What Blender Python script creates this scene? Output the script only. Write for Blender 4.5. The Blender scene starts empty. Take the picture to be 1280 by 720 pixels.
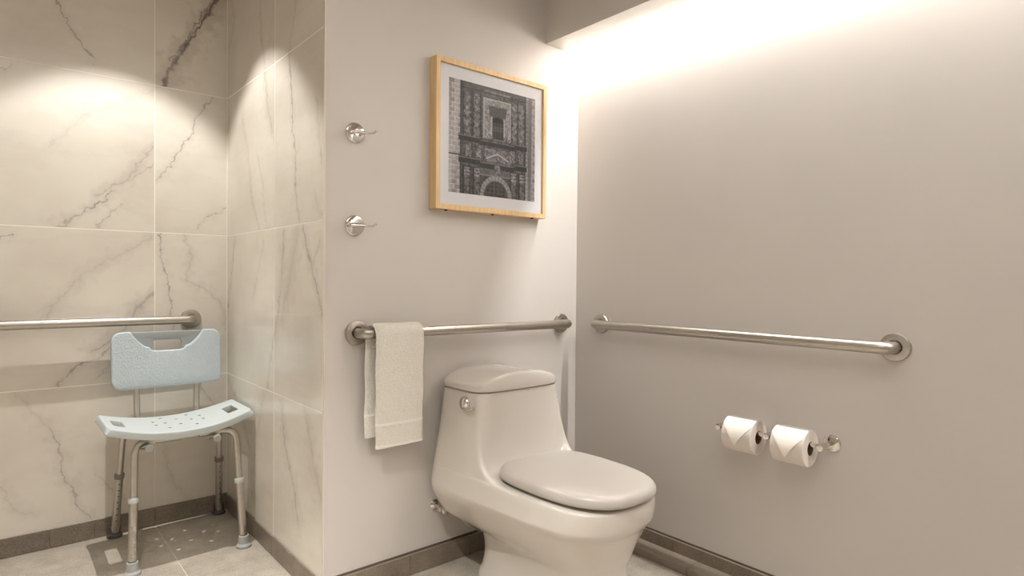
import bpy, bmesh, math, random
from mathutils import Vector, Matrix
import numpy as np
PI = math.pi
S = bpy.context.scene
COL = S.collection

# ---------------------------------------------------------------- camera
cd = bpy.data.cameras.new('camera'); cam = bpy.data.objects.new('camera', cd); COL.objects.link(cam)
yaw, pit, rol, FPX = 0.8662, -0.0145, 0.0087, 762.26
Fv = Vector((math.cos(yaw)*math.cos(pit), math.sin(yaw)*math.cos(pit), math.sin(pit)))
R0 = Vector((math.sin(yaw), -math.cos(yaw), 0)); U0 = R0.cross(Fv)
Rv = R0*math.cos(rol) + U0*math.sin(rol); Uv = -R0*math.sin(rol) + U0*math.cos(rol)
m = Matrix((Rv, Uv, -Fv)).transposed().to_4x4(); m.translation = Vector((-1.9498, -1.8578, 1.0451))
cam.matrix_world = m
cd.sensor_fit = 'HORIZONTAL'; cd.sensor_width = 36; cd.lens = FPX/1280*36; cd.clip_start = .02
S.camera = cam
# ---------------------------------------------------------------- world, lights, exposure
w = bpy.data.worlds.new('world'); S.world = w; w.use_nodes = True
w.node_tree.nodes['Background'].inputs[0].default_value = (.9, .8, .7, 1)
w.node_tree.nodes['Background'].inputs[1].default_value = .2
vs = S.view_settings
vs.view_transform = 'Standard'; vs.look = 'None'; vs.gamma = 1; vs.use_curve_mapping = False
vs.exposure = 0.42
WARM = (1.0, .98, .945)
COOL = (1.0, 1.0, .985)
def spot(name, loc, target, power, deg, blend, r=.03, col=WARM):
    l = bpy.data.lights.new(name, 'SPOT'); l.energy = power; l.color = col
    l.spot_size = math.radians(deg); l.spot_blend = blend; l.shadow_soft_size = r
    o = bpy.data.objects.new(name, l); COL.objects.link(o); o.location = loc
    o.rotation_euler = (Vector(target)-Vector(loc)).to_track_quat('-Z', 'Y').to_euler()
    return o
def area(name, loc, sx, sy, power, rot=(0, 0, 0), col=WARM, spread=180):
    l = bpy.data.lights.new(name, 'AREA'); l.energy = power; l.color = col; l.shape = 'RECTANGLE'
    l.size = sx; l.size_y = sy; l.spread = math.radians(spread)
    o = bpy.data.objects.new(name, l); COL.objects.link(o); o.location = loc; o.rotation_euler = rot
    return o
CEIL = 2.42
LAMP = (-1.59, .57, 2.40)
spot('shower_downlight', LAMP, (LAMP[0], LAMP[1], 0), 40, 86, .28, .006)
spot('shower_downlight_beam', LAMP, (LAMP[0]+.08, LAMP[1]+.05, 0), 66, 42, .8, .006)
spot('room_downlight', (-2.03, -1.05, 2.40), (-2.03, -1.05, 0), 235, 88, .8, .014)
area('cove_strip_wall', (-.078, -1.68, 2.07), 3.3, .012, 78, (math.radians(90), 0, math.radians(-90)), COOL, 114)
area('cove_strip_down', (-.042, -1.68, 2.16), .03, 3.3, 38, (0, 0, 0), COOL)
area('ceiling_fill', (-1.7, -1.7, 2.40), 1.6, 1.6, 14, (0, 0, 0), WARM)  # added soft fill light overhead, not a fixture of the room

# ---------------------------------------------------------------- materials
def srgb(r, g, b):
    f = lambda c: (c/255/12.92) if c/255 <= .04045 else ((c/255+.055)/1.055)**2.4
    return (f(r), f(g), f(b), 1)
def mat(name, col, rough=.5, metal=0, noise=0, nscale=20, bump=0, bscale=200, coat=0, spec=.5, anis=0, bdist=.002):
    M = bpy.data.materials.new(name); M.use_nodes = True
    nt = M.node_tree; b = nt.nodes['Principled BSDF']
    b.inputs['Base Color'].default_value = col; b.inputs['Roughness'].default_value = rough
    b.inputs['Metallic'].default_value = metal; b.inputs['Coat Weight'].default_value = coat
    b.inputs['Coat Roughness'].default_value = .06
    b.inputs['Specular IOR Level'].default_value = spec
    b.inputs['Anisotropic'].default_value = anis
    tc = nt.nodes.new('ShaderNodeTexCoord')
    if noise:
        n = nt.nodes.new('ShaderNodeTexNoise'); n.inputs['Scale'].default_value = nscale; n.inputs['Detail'].default_value = 6
        nt.links.new(tc.outputs['Object'], n.inputs['Vector'])
        mr = nt.nodes.new('ShaderNodeMapRange'); mr.inputs['From Min'].default_value = .3; mr.inputs['From Max'].default_value = .7
        mr.inputs['To Min'].default_value = 1-noise; mr.inputs['To Max'].default_value = 1+noise
        nt.links.new(n.outputs['Fac'], mr.inputs['Value'])
        vm = nt.nodes.new('ShaderNodeVectorMath'); vm.operation = 'SCALE'
        vm.inputs[0].default_value = col[:3]; nt.links.new(mr.outputs[0], vm.inputs['Scale'])
        nt.links.new(vm.outputs[0], b.inputs['Base Color'])
    if bump:
        n = nt.nodes.new('ShaderNodeTexNoise'); n.inputs['Scale'].default_value = bscale; n.inputs['Detail'].default_value = 3
        nt.links.new(tc.outputs['Object'], n.inputs['Vector'])
        bp = nt.nodes.new('ShaderNodeBump'); bp.inputs['Strength'].default_value = bump; bp.inputs['Distance'].default_value = bdist
        nt.links.new(n.outputs['Fac'], bp.inputs['Height']); nt.links.new(bp.outputs[0], b.inputs['Normal'])
    return M
PAINT = mat('warm grey wall paint', srgb(206, 200, 194), .45, noise=.015, nscale=3, bump=.12, bscale=260, spec=.35)
CEILM = mat('ceiling paint', srgb(215, 208, 198), .7, bump=.05)
GROUT = mat('light grout', srgb(245, 240, 226), .8)
DGROUT = mat('floor grout', srgb(222, 213, 196), .85)
CERAM = mat('white glazed ceramic', srgb(206, 199, 190), .16, noise=.008, nscale=4, coat=.5)
PLAST = mat('off white seat plastic', srgb(184, 177, 169), .3, noise=.006, nscale=5)
STEEL = mat('brushed steel', srgb(184, 177, 168), .36, 1, noise=.05, nscale=60, bump=.05, bscale=900)
CHROME = mat('polished chrome', srgb(225, 220, 215), .07, 1, noise=.02, nscale=40)
ALU = mat('satin aluminium tube', srgb(198, 193, 184), .34, 1, noise=.04, nscale=70)
BLUEP = mat('pale blue moulded plastic', srgb(198, 205, 205), .45, noise=.012, nscale=30)
BLUET = mat('pale blue textured plastic', srgb(184, 194, 199), .5, noise=.02, nscale=60, bump=.9, bscale=170, bdist=.0035)
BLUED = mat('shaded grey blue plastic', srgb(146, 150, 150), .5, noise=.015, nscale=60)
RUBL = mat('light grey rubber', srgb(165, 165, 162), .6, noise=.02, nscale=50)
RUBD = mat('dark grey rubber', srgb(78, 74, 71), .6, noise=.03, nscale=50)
WKNOB = mat('light grey knob plastic', srgb(196, 198, 196), .45, noise=.01)
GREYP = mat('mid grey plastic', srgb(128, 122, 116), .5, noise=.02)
DARK = mat('near black hollow', srgb(22, 19, 17), .8, noise=.05)
CAULK = mat('dark shadow gap filler', srgb(88, 76, 66), .8, noise=.05)
TRIMM = mat('metal edge trim', srgb(205, 196, 183), .35, .8, noise=.03)
TRIMP = mat('pale tile edge trim', srgb(222, 212, 198), .4, .2, noise=.02)
PAPER_LIT = mat('lit white tissue paper', srgb(240, 232, 224), .9, noise=.01, bump=.25, bscale=500)  # folded sheet: paper whitened to carry the light on its upward side
PAPER_SHADE = mat('shaded tissue paper', srgb(224, 214, 205), .9, noise=.01, bump=.25, bscale=500)  # same paper on the roll, darkened so shade below the fold is in its colour
KRAFT = mat('cardboard core', srgb(120, 96, 74), .9, noise=.05)
WOOD = None
def stone(name, c1, c2, rough, veins=.35, vs_=3.2):
    M = mat(name, c1, rough, bump=.25, bscale=320, bdist=.001); nt = M.node_tree; b = nt.nodes['Principled BSDF']
    g = nt.nodes.new('ShaderNodeNewGeometry')
    n = nt.nodes.new('ShaderNodeTexNoise'); n.inputs['Scale'].default_value = 6; n.inputs['Detail'].default_value = 12; n.inputs['Roughness'].default_value = .75
    n3 = nt.nodes.new('ShaderNodeTexNoise'); n3.inputs['Scale'].default_value = 260; n3.inputs['Detail'].default_value = 2
    nt.links.new(g.outputs['Position'], n.inputs['Vector']); nt.links.new(g.outputs['Position'], n3.inputs['Vector'])
    ad = nt.nodes.new('ShaderNodeMath'); ad.operation = 'ADD'; nt.links.new(n.outputs['Fac'], ad.inputs[0])
    ml = nt.nodes.new('ShaderNodeMath'); ml.operation = 'MULTIPLY_ADD'; ml.inputs[1].default_value = .9; ml.inputs[2].default_value = -.45
    nt.links.new(n3.outputs['Fac'], ml.inputs[0]); nt.links.new(ml.outputs[0], ad.inputs[1])
    mr = nt.nodes.new('ShaderNodeMapRange'); mr.inputs['From Min'].default_value = .3; mr.inputs['From Max'].default_value = .7
    nt.links.new(ad.outputs[0], mr.inputs['Value'])
    mx = nt.nodes.new('ShaderNodeMix'); mx.data_type = 'RGBA'; mx.inputs['A'].default_value = c1; mx.inputs['B'].default_value = c2
    nt.links.new(mr.outputs[0], mx.inputs['Factor'])
    # thin pale hairline veins: narrow band of a warped noise
    n2 = nt.nodes.new('ShaderNodeTexNoise'); n2.inputs['Scale'].default_value = vs_; n2.inputs['Detail'].default_value = 3
    nt.links.new(g.outputs['Position'], n2.inputs['Vector'])
    s = nt.nodes.new('ShaderNodeMath'); s.operation = 'SUBTRACT'; s.inputs[1].default_value = .52; nt.links.new(n2.outputs['Fac'], s.inputs[0])
    a = nt.nodes.new('ShaderNodeMath'); a.operation = 'ABSOLUTE'; nt.links.new(s.outputs[0], a.inputs[0])
    r = nt.nodes.new('ShaderNodeMapRange'); r.inputs['From Max'].default_value = .004; r.inputs['To Min'].default_value = veins; r.inputs['To Max'].default_value = 0
    nt.links.new(a.outputs[0], r.inputs['Value'])
    m2 = nt.nodes.new('ShaderNodeMix'); m2.data_type = 'RGBA'; m2.inputs['B'].default_value = srgb(205, 192, 172)
    nt.links.new(mx.outputs['Result'], m2.inputs['A']); nt.links.new(r.outputs[0], m2.inputs['Factor'])
    nt.links.new(m2.outputs['Result'], b.inputs['Base Color'])
    return M
FLOORT = stone('grey beige floor stone', srgb(146, 137, 125), srgb(194, 185, 170), .42, .25)
BASET = stone('brown grey base stone', srgb(108, 97, 86), srgb(146, 133, 118), .38, .12)
CURBT = stone('mid grey curb stone', srgb(134, 122, 109), srgb(156, 144, 130), .38, .2)

def marble(name, axis, veins, seed):
    """cream marble for one tile; veins = list of (polyline in wall coords, width, strength, halo)"""
    M = mat(name, srgb(222, 212, 196), .22, spec=.5, coat=.25); nt = M.node_tree; b = nt.nodes['Principled BSDF']
    N, L = nt.nodes.new, nt.links.new
    g = N('ShaderNodeNewGeometry'); sp = N('ShaderNodeSeparateXYZ'); L(g.outputs['Position'], sp.inputs[0])
    cb = N('ShaderNodeCombineXYZ'); L(sp.outputs[axis], cb.inputs[0]); L(sp.outputs[2], cb.inputs[1])
    def noise(scale, detail=4, off=0, col=False):
        n = N('ShaderNodeTexNoise'); n.inputs['Scale'].default_value = scale; n.inputs['Detail'].default_value = detail
        ad = N('ShaderNodeVectorMath'); ad.operation = 'ADD'; ad.inputs[1].default_value = (off, off*.7, seed*3.1)
        L(cb.outputs[0], ad.inputs[0]); L(ad.outputs[0], n.inputs['Vector'])
        return n
    def math_(op, a, bb=None, c=None, clamp=False):
        n = N('ShaderNodeMath'); n.operation = op; n.use_clamp = clamp
        for i, x in enumerate((a, bb, c)):
            if x is None: continue
            if isinstance(x, (int, float)): n.inputs[i].default_value = x
            else: L(x, n.inputs[i])
        return n.outputs[0]
    def vm(op, a, bb=None, sc=None, out=0):
        n = N('ShaderNodeVectorMath'); n.operation = op
        for i, x in enumerate((a, bb)):
            if x is None: continue
            if isinstance(x, tuple): n.inputs[i].default_value = x
            else: L(x, n.inputs[i])
        if sc is not None:
            if isinstance(sc, (int, float)): n.inputs['Scale'].default_value = sc
            else: L(sc, n.inputs['Scale'])
        return n.outputs[out]
    # warped position
    w1 = vm('SUBTRACT', noise(5, 3).outputs['Color'], (.5, .5, .5)); w2 = vm('SUBTRACT', noise(38, 4, 9).outputs['Color'], (.5, .5, .5))
    p = vm('ADD', cb.outputs[0], vm('SCALE', w1, None, .03)); p = vm('ADD', p, vm('SCALE', w2, None, .045))
    fl = N('ShaderNodeVectorMath'); fl.operation = 'MULTIPLY'; fl.inputs[1].default_value = (1, 1, 0); L(p, fl.inputs[0]); p = fl.outputs[0]
    tot = None; tint = None
    rough_n = noise(16, 5, 20).outputs['Fac']; wid_n = noise(26, 6, 33).outputs['Fac']
    for poly, wd, st, halo in veins:
        dmin = None
        for (a, c) in zip(poly[:-1], poly[1:]):
            ax, ay = a; dx, dy = c[0]-ax, c[1]-ay; l2 = dx*dx+dy*dy
            q = vm('SUBTRACT', p, (ax, ay, 0.0))
            t = math_('MULTIPLY', vm('DOT_PRODUCT', q, (dx, dy, 0.0), out=1), 1/l2, clamp=True)
            pr = N('ShaderNodeVectorMath'); pr.operation = 'SCALE'; pr.inputs[0].default_value = (dx, dy, 0); L(t, pr.inputs['Scale'])
            dd = vm('LENGTH', vm('SUBTRACT', q, pr.outputs[0]), out=1)
            dmin = dd if dmin is None else math_('MINIMUM', dmin, dd)
        wn = N('ShaderNodeMapRange'); wn.inputs['From Min'].default_value = .38; wn.inputs['From Max'].default_value = .66; wn.inputs['To Min'].default_value = 2.6; wn.inputs['To Max'].default_value = .75; L(wid_n, wn.inputs['Value'])
        dmin = math_('MULTIPLY', dmin, wn.outputs[0])
        mrr = N('ShaderNodeMapRange'); mrr.interpolation_type = 'SMOOTHSTEP'
        mrr.inputs['From Min'].default_value = 0; mrr.inputs['From Max'].default_value = wd
        mrr.inputs['To Min'].default_value = st; mrr.inputs['To Max'].default_value = 0; L(dmin, mrr.inputs['Value'])
        md = N('ShaderNodeMapRange'); md.inputs['From Min'].default_value = .35; md.inputs['From Max'].default_value = .6
        md.inputs['To Min'].default_value = .5; md.inputs['To Max'].default_value = 1.0; L(rough_n, md.inputs['Value'])
        v = math_('MULTIPLY', mrr.outputs[0], md.outputs[0])
        h = N('ShaderNodeMapRange'); h.interpolation_type = 'SMOOTHSTEP'; h.inputs['From Max'].default_value = wd*5+.02
        h.inputs['To Min'].default_value = halo*1.5; h.inputs['To Max'].default_value = 0; L(dmin, h.inputs['Value'])
        v = math_('ADD', v, h.outputs[0])
        tot = v if tot is None else math_('MAXIMUM', tot, v)
    # cloudy ground
    gn = noise(3.0, 5, 4).outputs['Fac']; gr = N('ShaderNodeMapRange'); gr.inputs['From Min'].default_value = .35; gr.inputs['From Max'].default_value = .7; L(gn, gr.inputs['Value'])
    mx = N('ShaderNodeMix'); mx.data_type = 'RGBA'; mx.inputs['A'].default_value = srgb(228, 222, 210); mx.inputs['B'].default_value = srgb(215, 206, 194)
    L(gr.outputs[0], mx.inputs['Factor']); out = mx.outputs['Result']
    # faint background veining, stretched along the tile diagonal
    mp = N('ShaderNodeMapping'); mp.inputs['Rotation'].default_value = (0, 0, math.radians(42 if axis == 0 else 82)); mp.inputs['Scale'].default_value = (.7, 4.0, 1) if axis == 0 else (.6, 7, 1)
    mp.inputs['Location'].default_value = (seed*1.7, seed*.9, 0); L(p, mp.inputs['Vector'])
    fn = N('ShaderNodeTexNoise'); fn.inputs['Scale'].default_value = 1.6; fn.inputs['Detail'].default_value = 4; L(mp.outputs[0], fn.inputs['Vector'])
    fa = math_('ABSOLUTE', math_('SUBTRACT', fn.outputs['Fac'], .5)); fr = N('ShaderNodeMapRange'); fr.inputs['From Max'].default_value = .035
    fr.inputs['To Min'].default_value = .07; fr.inputs['To Max'].default_value = 0; L(fa, fr.inputs['Value'])
    m1 = N('ShaderNodeMix'); m1.data_type = 'RGBA'; m1.inputs['B'].default_value = srgb(176, 163, 152); L(out, m1.inputs['A']); L(fr.outputs[0], m1.inputs['Factor']); out = m1.outputs['Result']
    if tot is not None:
        m2 = N('ShaderNodeMix'); m2.data_type = 'RGBA'; m2.inputs['B'].default_value = srgb(108, 92, 88)
        L(out, m2.inputs['A']); L(math_('MINIMUM', tot, .9), m2.inputs['Factor']); out = m2.outputs['Result']
    L(out, b.inputs['Base Color'])
    return M

# ---------------------------------------------------------------- mesh helpers
def link(name, me, m=None, parent=None, smooth=False):
    if isinstance(me, bmesh.types.BMesh):
        bm = me; bmesh.ops.recalc_face_normals(bm, faces=bm.faces); me = bpy.data.meshes.new(name); bm.to_mesh(me); bm.free()
    if m is not None and not me.materials: me.materials.append(m)
    if smooth: me.polygons.foreach_set('use_smooth', [True]*len(me.polygons))
    o = bpy.data.objects.new(name, me); COL.objects.link(o)
    if parent: o.parent = parent
    return o
def tag(o, label=None, cat=None, group=None, kind=None):
    if label: o['label'] = label
    if cat: o['category'] = cat
    if group: o['group'] = group
    if kind: o['kind'] = kind
    return o
def empty(name, loc, label=None, cat=None, group=None):
    o = bpy.data.objects.new(name, None); COL.objects.link(o); o.location = loc; o.empty_display_size = .05
    return tag(o, label, cat, group)
def box(bm, lo, hi, bev=0, seg=2):
    r = bmesh.ops.create_cube(bm, size=1)
    for v in r['verts']:
        v.co = Vector([lo[i] + (v.co[i]+.5)*(hi[i]-lo[i]) for i in range(3)])
    if bev:
        es = list({e for v in r['verts'] for e in v.link_edges})
        bmesh.ops.bevel(bm, geom=es, offset=bev, segments=seg, affect='EDGES', profile=.5)
    return bm
def boxo(name, lo, hi, m, parent=None, bev=0, seg=2, smooth=False):
    return link(name, box(bmesh.new(), lo, hi, bev, seg), m, parent, smooth)
def fillet(pts, rad, n=6):
    pts = [Vector(p) for p in pts]; out = [pts[0]]
    for a, b, c in zip(pts[:-2], pts[1:-1], pts[2:]):
        u = (a-b).normalized(); v = (c-b).normalized(); ang = u.angle(v)
        d = min(rad/math.tan(ang/2), (a-b).length*.49, (c-b).length*.49)
        p0, p1 = b+u*d, b+v*d
        for i in range(n+1):
            t = i/n; out.append((1-t)**2*p0 + 2*t*(1-t)*b + t*t*p1)
    out.append(pts[-1]); return out
def tube(bm, path, r, seg=20, cap=True):
    path = [Vector(p) for p in path]; rs = r if isinstance(r, (list, tuple)) else [r]*len(path)
    T = [(path[min(i+1, len(path)-1)]-path[max(i-1, 0)]).normalized() for i in range(len(path))]
    n = T[0].orthogonal().normalized(); rings = []
    for i, p in enumerate(path):
        n = (n - T[i]*n.dot(T[i])).normalized(); b = T[i].cross(n)
        rings.append([bm.verts.new(p + (n*math.cos(2*PI*k/seg) + b*math.sin(2*PI*k/seg))*rs[i]) for k in range(seg)])
    for a, b in zip(rings[:-1], rings[1:]):
        for k in range(seg): bm.faces.new((a[k], a[(k+1) % seg], b[(k+1) % seg], b[k]))
    if cap: bm.faces.new(rings[0][::-1]); bm.faces.new(rings[-1])
    return bm
def lathe(bm, prof, origin, axis, seg=40):
    """prof: list of (radius, distance along axis)"""
    ax = Vector(axis).normalized(); n = ax.orthogonal().normalized(); b = ax.cross(n); o = Vector(origin); rings = []
    for r, h in prof:
        if r < 1e-6: rings.append([bm.verts.new(o+ax*h)])
        else: rings.append([bm.verts.new(o+ax*h+(n*math.cos(2*PI*k/seg)+b*math.sin(2*PI*k/seg))*r) for k in range(seg)])
    for A, B in zip(rings[:-1], rings[1:]):
        for k in range(seg):
            k2 = (k+1) % seg
            if len(A) == 1 and len(B) == 1: continue
            if len(A) == 1: bm.faces.new((A[0], B[k2], B[k]))
            elif len(B) == 1: bm.faces.new((A[k], A[k2], B[0]))
            else: bm.faces.new((A[k], A[k2], B[k2], B[k]))
    return bm
def autosmooth(o, deg=35):
    me = o.data; me.polygons.foreach_set('use_smooth', [True]*len(me.polygons))
    try: me.set_sharp_from_angle(angle=math.radians(deg))
    except Exception: pass
    return o
def crom(pts, n, closed=False):
    """centripetal Catmull-Rom through pts, n samples per span"""
    P = [np.array(p, float) for p in pts]; k = len(P); out = []
    spans = k if closed else k-1
    for i in range(spans):
        if closed: p0, p1, p2, p3 = P[(i-1) % k], P[i], P[(i+1) % k], P[(i+2) % k]
        else:
            p1, p2 = P[i], P[i+1]; p0 = P[i-1] if i else 2*p1-p2; p3 = P[i+2] if i+2 < k else 2*p2-p1
        t0 = 0; t1 = t0+max(np.linalg.norm(p1-p0), 1e-5)**.5; t2 = t1+max(np.linalg.norm(p2-p1), 1e-5)**.5; t3 = t2+max(np.linalg.norm(p3-p2), 1e-5)**.5
        for j in range(n):
            t = t1+(t2-t1)*j/n
            A1 = (t1-t)/(t1-t0)*p0+(t-t0)/(t1-t0)*p1; A2 = (t2-t)/(t2-t1)*p1+(t-t1)/(t2-t1)*p2; A3 = (t3-t)/(t3-t2)*p2+(t-t2)/(t3-t2)*p3
            B1 = (t2-t)/(t2-t0)*A1+(t-t0)/(t2-t0)*A2; B2 = (t3-t)/(t3-t1)*A2+(t-t1)/(t3-t1)*A3
            out.append((t2-t)/(t2-t1)*B1+(t-t1)/(t2-t1)*B2)
    if not closed: out.append(P[-1])
    return out
def skin_rings(bm, rings, cap0=True, cap1=True):
    V = [[bm.verts.new(tuple(p)) for p in r] for r in rings]; n = len(V[0])
    for a, b in zip(V[:-1], V[1:]):
        for k in range(n): bm.faces.new((a[k], a[(k+1) % n], b[(k+1) % n], b[k]))
    if cap0: bm.faces.new(V[0][::-1])
    if cap1: bm.faces.new(V[-1])
    return bm

# ---------------------------------------------------------------- room shell
YA, XR, ZB = 1.0507, -1.1524, .0742
XL, YF = -3.1, -3.3
def slab(name, lo, hi, m): return tag(boxo(name, lo, hi, m), kind='structure')
TT = .008                                       # tile proud of the wall
floor = slab('floor', (XL-.1, YF-.1, -.12), (.1, YA+.1, -.002), DGROUT)
slab('ceiling', (XL-.1, YF-.1, CEIL), (.1, YA+.1, CEIL+.1), CEILM)
wsb = slab('wall_shower_back', (XL, YA+.0004, -.002), (XR+.12, YA+.1, CEIL), GROUT)
wss = slab('wall_shower_side', (XR+.0004, .012, -.002), (XR+.12, YA+.0004, CEIL), GROUT)
slab('wall_back', (XR+.001, 0, -.002), (0, .012, CEIL), PAINT)
slab('wall_right', (0, YF, -.002), (.1, .012, CEIL), PAINT)
slab('wall_left', (XL-.1, YF, -.002), (XL, YA+.1, CEIL), PAINT)
slab('wall_front', (XL-.1, YF-.1, -.002), (.1, YF, CEIL), PAINT)
# box that hides the light slot above the right wall
slab('trim_1', (-.1979, YF, 2.0244), (-.0846, 0, CEIL), PAINT)
# edge trim where the shower tile meets the painted wall
slab('trim_2', (XR-.0015, -.0015, 0), (XR+.003, .006, CEIL), TRIMP)

# ---------------------------------------------------------------- marble wall tiles
# marble veins as poly-lines on the wall plane in metres: (points, width, strength, halo)
VB = [([(-1.771, 2.102), (-1.722, 1.998), (-1.648, 1.896)], 0.007, 0.62, 0.05),
      ([(-1.645, 1.897), (-1.643, 1.847)], 0.004, 0.25, 0),
      ([(-1.194, 2.278), (-1.259, 2.148), (-1.309, 2.052), (-1.37, 1.942), (-1.409, 1.846)], 0.022, 0.8, 0.16),
      ([(-1.22, 2.249), (-1.281, 2.135), (-1.34, 2.01), (-1.382, 1.946)], 0.012, 0.7, 0.1),
      ([(-1.297, 2.055), (-1.321, 2.001), (-1.37, 1.969)], 0.008, 0.5, 0.05),
      ([(-1.941, 1.783), (-1.894, 1.811)], 0.006, 0.5, 0.05),
      ([(-1.429, 1.822), (-1.56, 1.737), (-1.679, 1.668), (-1.787, 1.537)], 0.007, 0.12, 0.04),
      ([(-1.438, 1.582), (-1.499, 1.504), (-1.538, 1.437), (-1.609, 1.385), (-1.635, 1.357)], 0.012, 0.26, 0.1),
      ([(-1.438, 1.518), (-1.499, 1.458), (-1.56, 1.422), (-1.619, 1.371)], 0.007, 0.34, 0.05),
      ([(-1.582, 1.381), (-1.627, 1.326), (-1.697, 1.283), (-1.768, 1.229)], 0.009, 0.48, 0.1),
      ([(-1.546, 1.333), (-1.598, 1.277), (-1.635, 1.227)], 0.005, 0.35, 0.04),
      ([(-1.207, 1.837), (-1.271, 1.748), (-1.296, 1.668), (-1.355, 1.573), (-1.382, 1.509), (-1.432, 1.443)], 0.008, 0.48, 0.06),
      ([(-1.153, 1.349), (-1.226, 1.311), (-1.277, 1.252)], 0.006, 0.5, 0.04),
      ([(-1.943, 1.171), (-1.92, 1.184), (-1.895, 1.197)], 0.006, 0.6, 0.05),
      ([(-1.441, 1.212), (-1.56, 1.131), (-1.68, 1.052), (-1.756, 0.959), (-1.817, 0.869)], 0.01, 0.14, 0.07),
      ([(-1.438, 0.978), (-1.499, 0.91), (-1.532, 0.852), (-1.593, 0.79), (-1.654, 0.743)], 0.014, 0.28, 0.12),
      ([(-1.574, 0.769), (-1.646, 0.71), (-1.713, 0.691), (-1.778, 0.61)], 0.009, 0.5, 0.08),
      ([(-1.588, 0.69), (-1.636, 0.633)], 0.005, 0.35, 0.03),
      ([(-1.415, 1.223), (-1.409, 1.113), (-1.388, 1.022), (-1.379, 0.934), (-1.382, 0.873), (-1.363, 0.818)], 0.007, 0.58, 0.05),
      ([(-1.333, 1.225), (-1.296, 1.133), (-1.317, 1.029), (-1.225, 0.98), (-1.179, 0.923), (-1.152, 0.815)], 0.006, 0.2, 0.07),
      ([(-1.793, 0.462), (-1.749, 0.341), (-1.754, 0.28), (-1.714, 0.215), (-1.704, 0.15), (-1.663, 0.083)], 0.009, 0.4, 0.08),
      ([(-1.888, 0.611), (-1.829, 0.513), (-1.793, 0.462)], 0.012, 0.12, 0.06),
      ([(-1.641, 0.263), (-1.588, 0.181), (-1.544, 0.129)], 0.006, 0.35, 0.04),
      ([(-1.934, 0.263), (-1.893, 0.176), (-1.83, 0.134)], 0.009, 0.2, 0.06),
      ([(-1.279, 0.611), (-1.224, 0.5), (-1.178, 0.451)], 0.01, 0.3, 0.06),
      ([(-1.32, 0.095), (-1.372, 0.175), (-1.402, 0.318)], 0.008, 0.15, 0.05)]
VS = [([(0.627, 2.145), (0.598, 1.983), (0.56, 1.852)], 0.01, 0.28, 0.06),
      ([(0.56, 1.852), (0.532, 1.705), (0.47, 1.585)], 0.016, 0.3, 0.1),
      ([(1.01, 2.263), (0.94, 2.156), (1.033, 2.052)], 0.008, 0.26, 0.04),
      ([(0.457, 2.074), (0.49, 1.996), (0.515, 1.853)], 0.007, 0.22, 0.03),
      ([(0.244, 2.001), (0.287, 1.905), (0.31, 1.838)], 0.008, 0.25, 0.05),
      ([(0.31, 1.833), (0.278, 1.679), (0.269, 1.566), (0.239, 1.478), (0.238, 1.345)], 0.012, 0.5, 0.06),
      ([(0.836, 1.703), (0.761, 1.558), (0.719, 1.396)], 0.01, 0.2, 0.06),
      ([(0.651, 1.525), (0.565, 1.38)], 0.01, 0.28, 0.04),
      ([(0.729, 1.397), (0.679, 1.315), (0.62, 1.235)], 0.01, 0.46, 0.06),
      ([(0.584, 1.376), (0.528, 1.236)], 0.008, 0.28, 0.03),
      ([(0.238, 1.345), (0.222, 1.278), (0.2, 1.233)], 0.012, 0.34, 0.06),
      ([(0.085, 1.324), (0.046, 1.264), (0.008, 1.24)], 0.01, 0.2, 0.05),
      ([(0.933, 1.218), (0.979, 1.066), (1.05, 0.88)], 0.009, 0.45, 0.07),
      ([(0.649, 1.211), (0.648, 1.144)], 0.006, 0.35, 0.02),
      ([(0.564, 1.188), (0.638, 1.065), (0.696, 0.955)], 0.007, 0.28, 0.04),
      ([(0.351, 1.208), (0.373, 1.035), (0.413, 0.902), (0.471, 0.763), (0.523, 0.623)], 0.012, 0.34, 0.08),
      ([(0.172, 1.214), (0.151, 1.157), (0.083, 1.063), (0.011, 0.93)], 0.012, 0.42, 0.1),
      ([(0.032, 1.165), (0.089, 1.094)], 0.008, 0.35, 0.05),
      ([(0.222, 1.201), (0.295, 1.035), (0.372, 0.889)], 0.02, 0.1, 0.1),
      ([(1.035, 0.583), (0.86, 0.487), (0.731, 0.344)], 0.012, 0.2, 0.08),
      ([(0.454, 0.825), (0.488, 0.731), (0.523, 0.617)], 0.01, 0.35, 0.04),
      ([(0.369, 0.569), (0.336, 0.43), (0.243, 0.31), (0.212, 0.207)], 0.013, 0.36, 0.08),
      ([(0.138, 0.581), (0.076, 0.434), (0.005, 0.322)], 0.014, 0.2, 0.08),
      ([(0.559, 0.599), (0.671, 0.357), (0.689, 0.158)], 0.012, 0.14, 0.06),
      ([(0.069, 1.633), (0.022, 1.419)], 0.012, 0.2, 0.05)]
ROWS = [.0, .613, 1.2277, 1.8383, CEIL]
G = .0015
def wall_tiles(wall, axis, cuts, veins):
    world = veins
    n = 0
    for r in range(4):
        for c in range(len(cuts)-1):
            a0, a1, z0, z1 = cuts[c], cuts[c+1], ROWS[r], ROWS[r+1]
            mine = []
            for pl, wd, st, h in world:
                cx = sum(p[0] for p in pl)/len(pl); cz = sum(p[1] for p in pl)/len(pl)
                if a0 <= cx < a1 and z0 <= cz < z1: mine.append((pl, wd, st, h))
            n += 1
            M = marble('cream marble %d%s' % (n, 'a' if axis == 0 else 'b'), axis, mine, n+10*axis)
            if axis == 0: lo, hi = (a0+G, YA, z0+G), (a1-G, YA+TT, z1-G)
            else: lo, hi = (XR, a0+G, z0+G), (XR+TT, a1-G, z1-G)
            boxo('tile', lo, hi, M, wall, .0008, 1)
wall_tiles(wsb, 0, [XL, -2.6368, -2.0368, -1.4368, XR], VB)
wall_tiles(wss, 1, [.0005, .4501, YA], VS)

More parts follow.
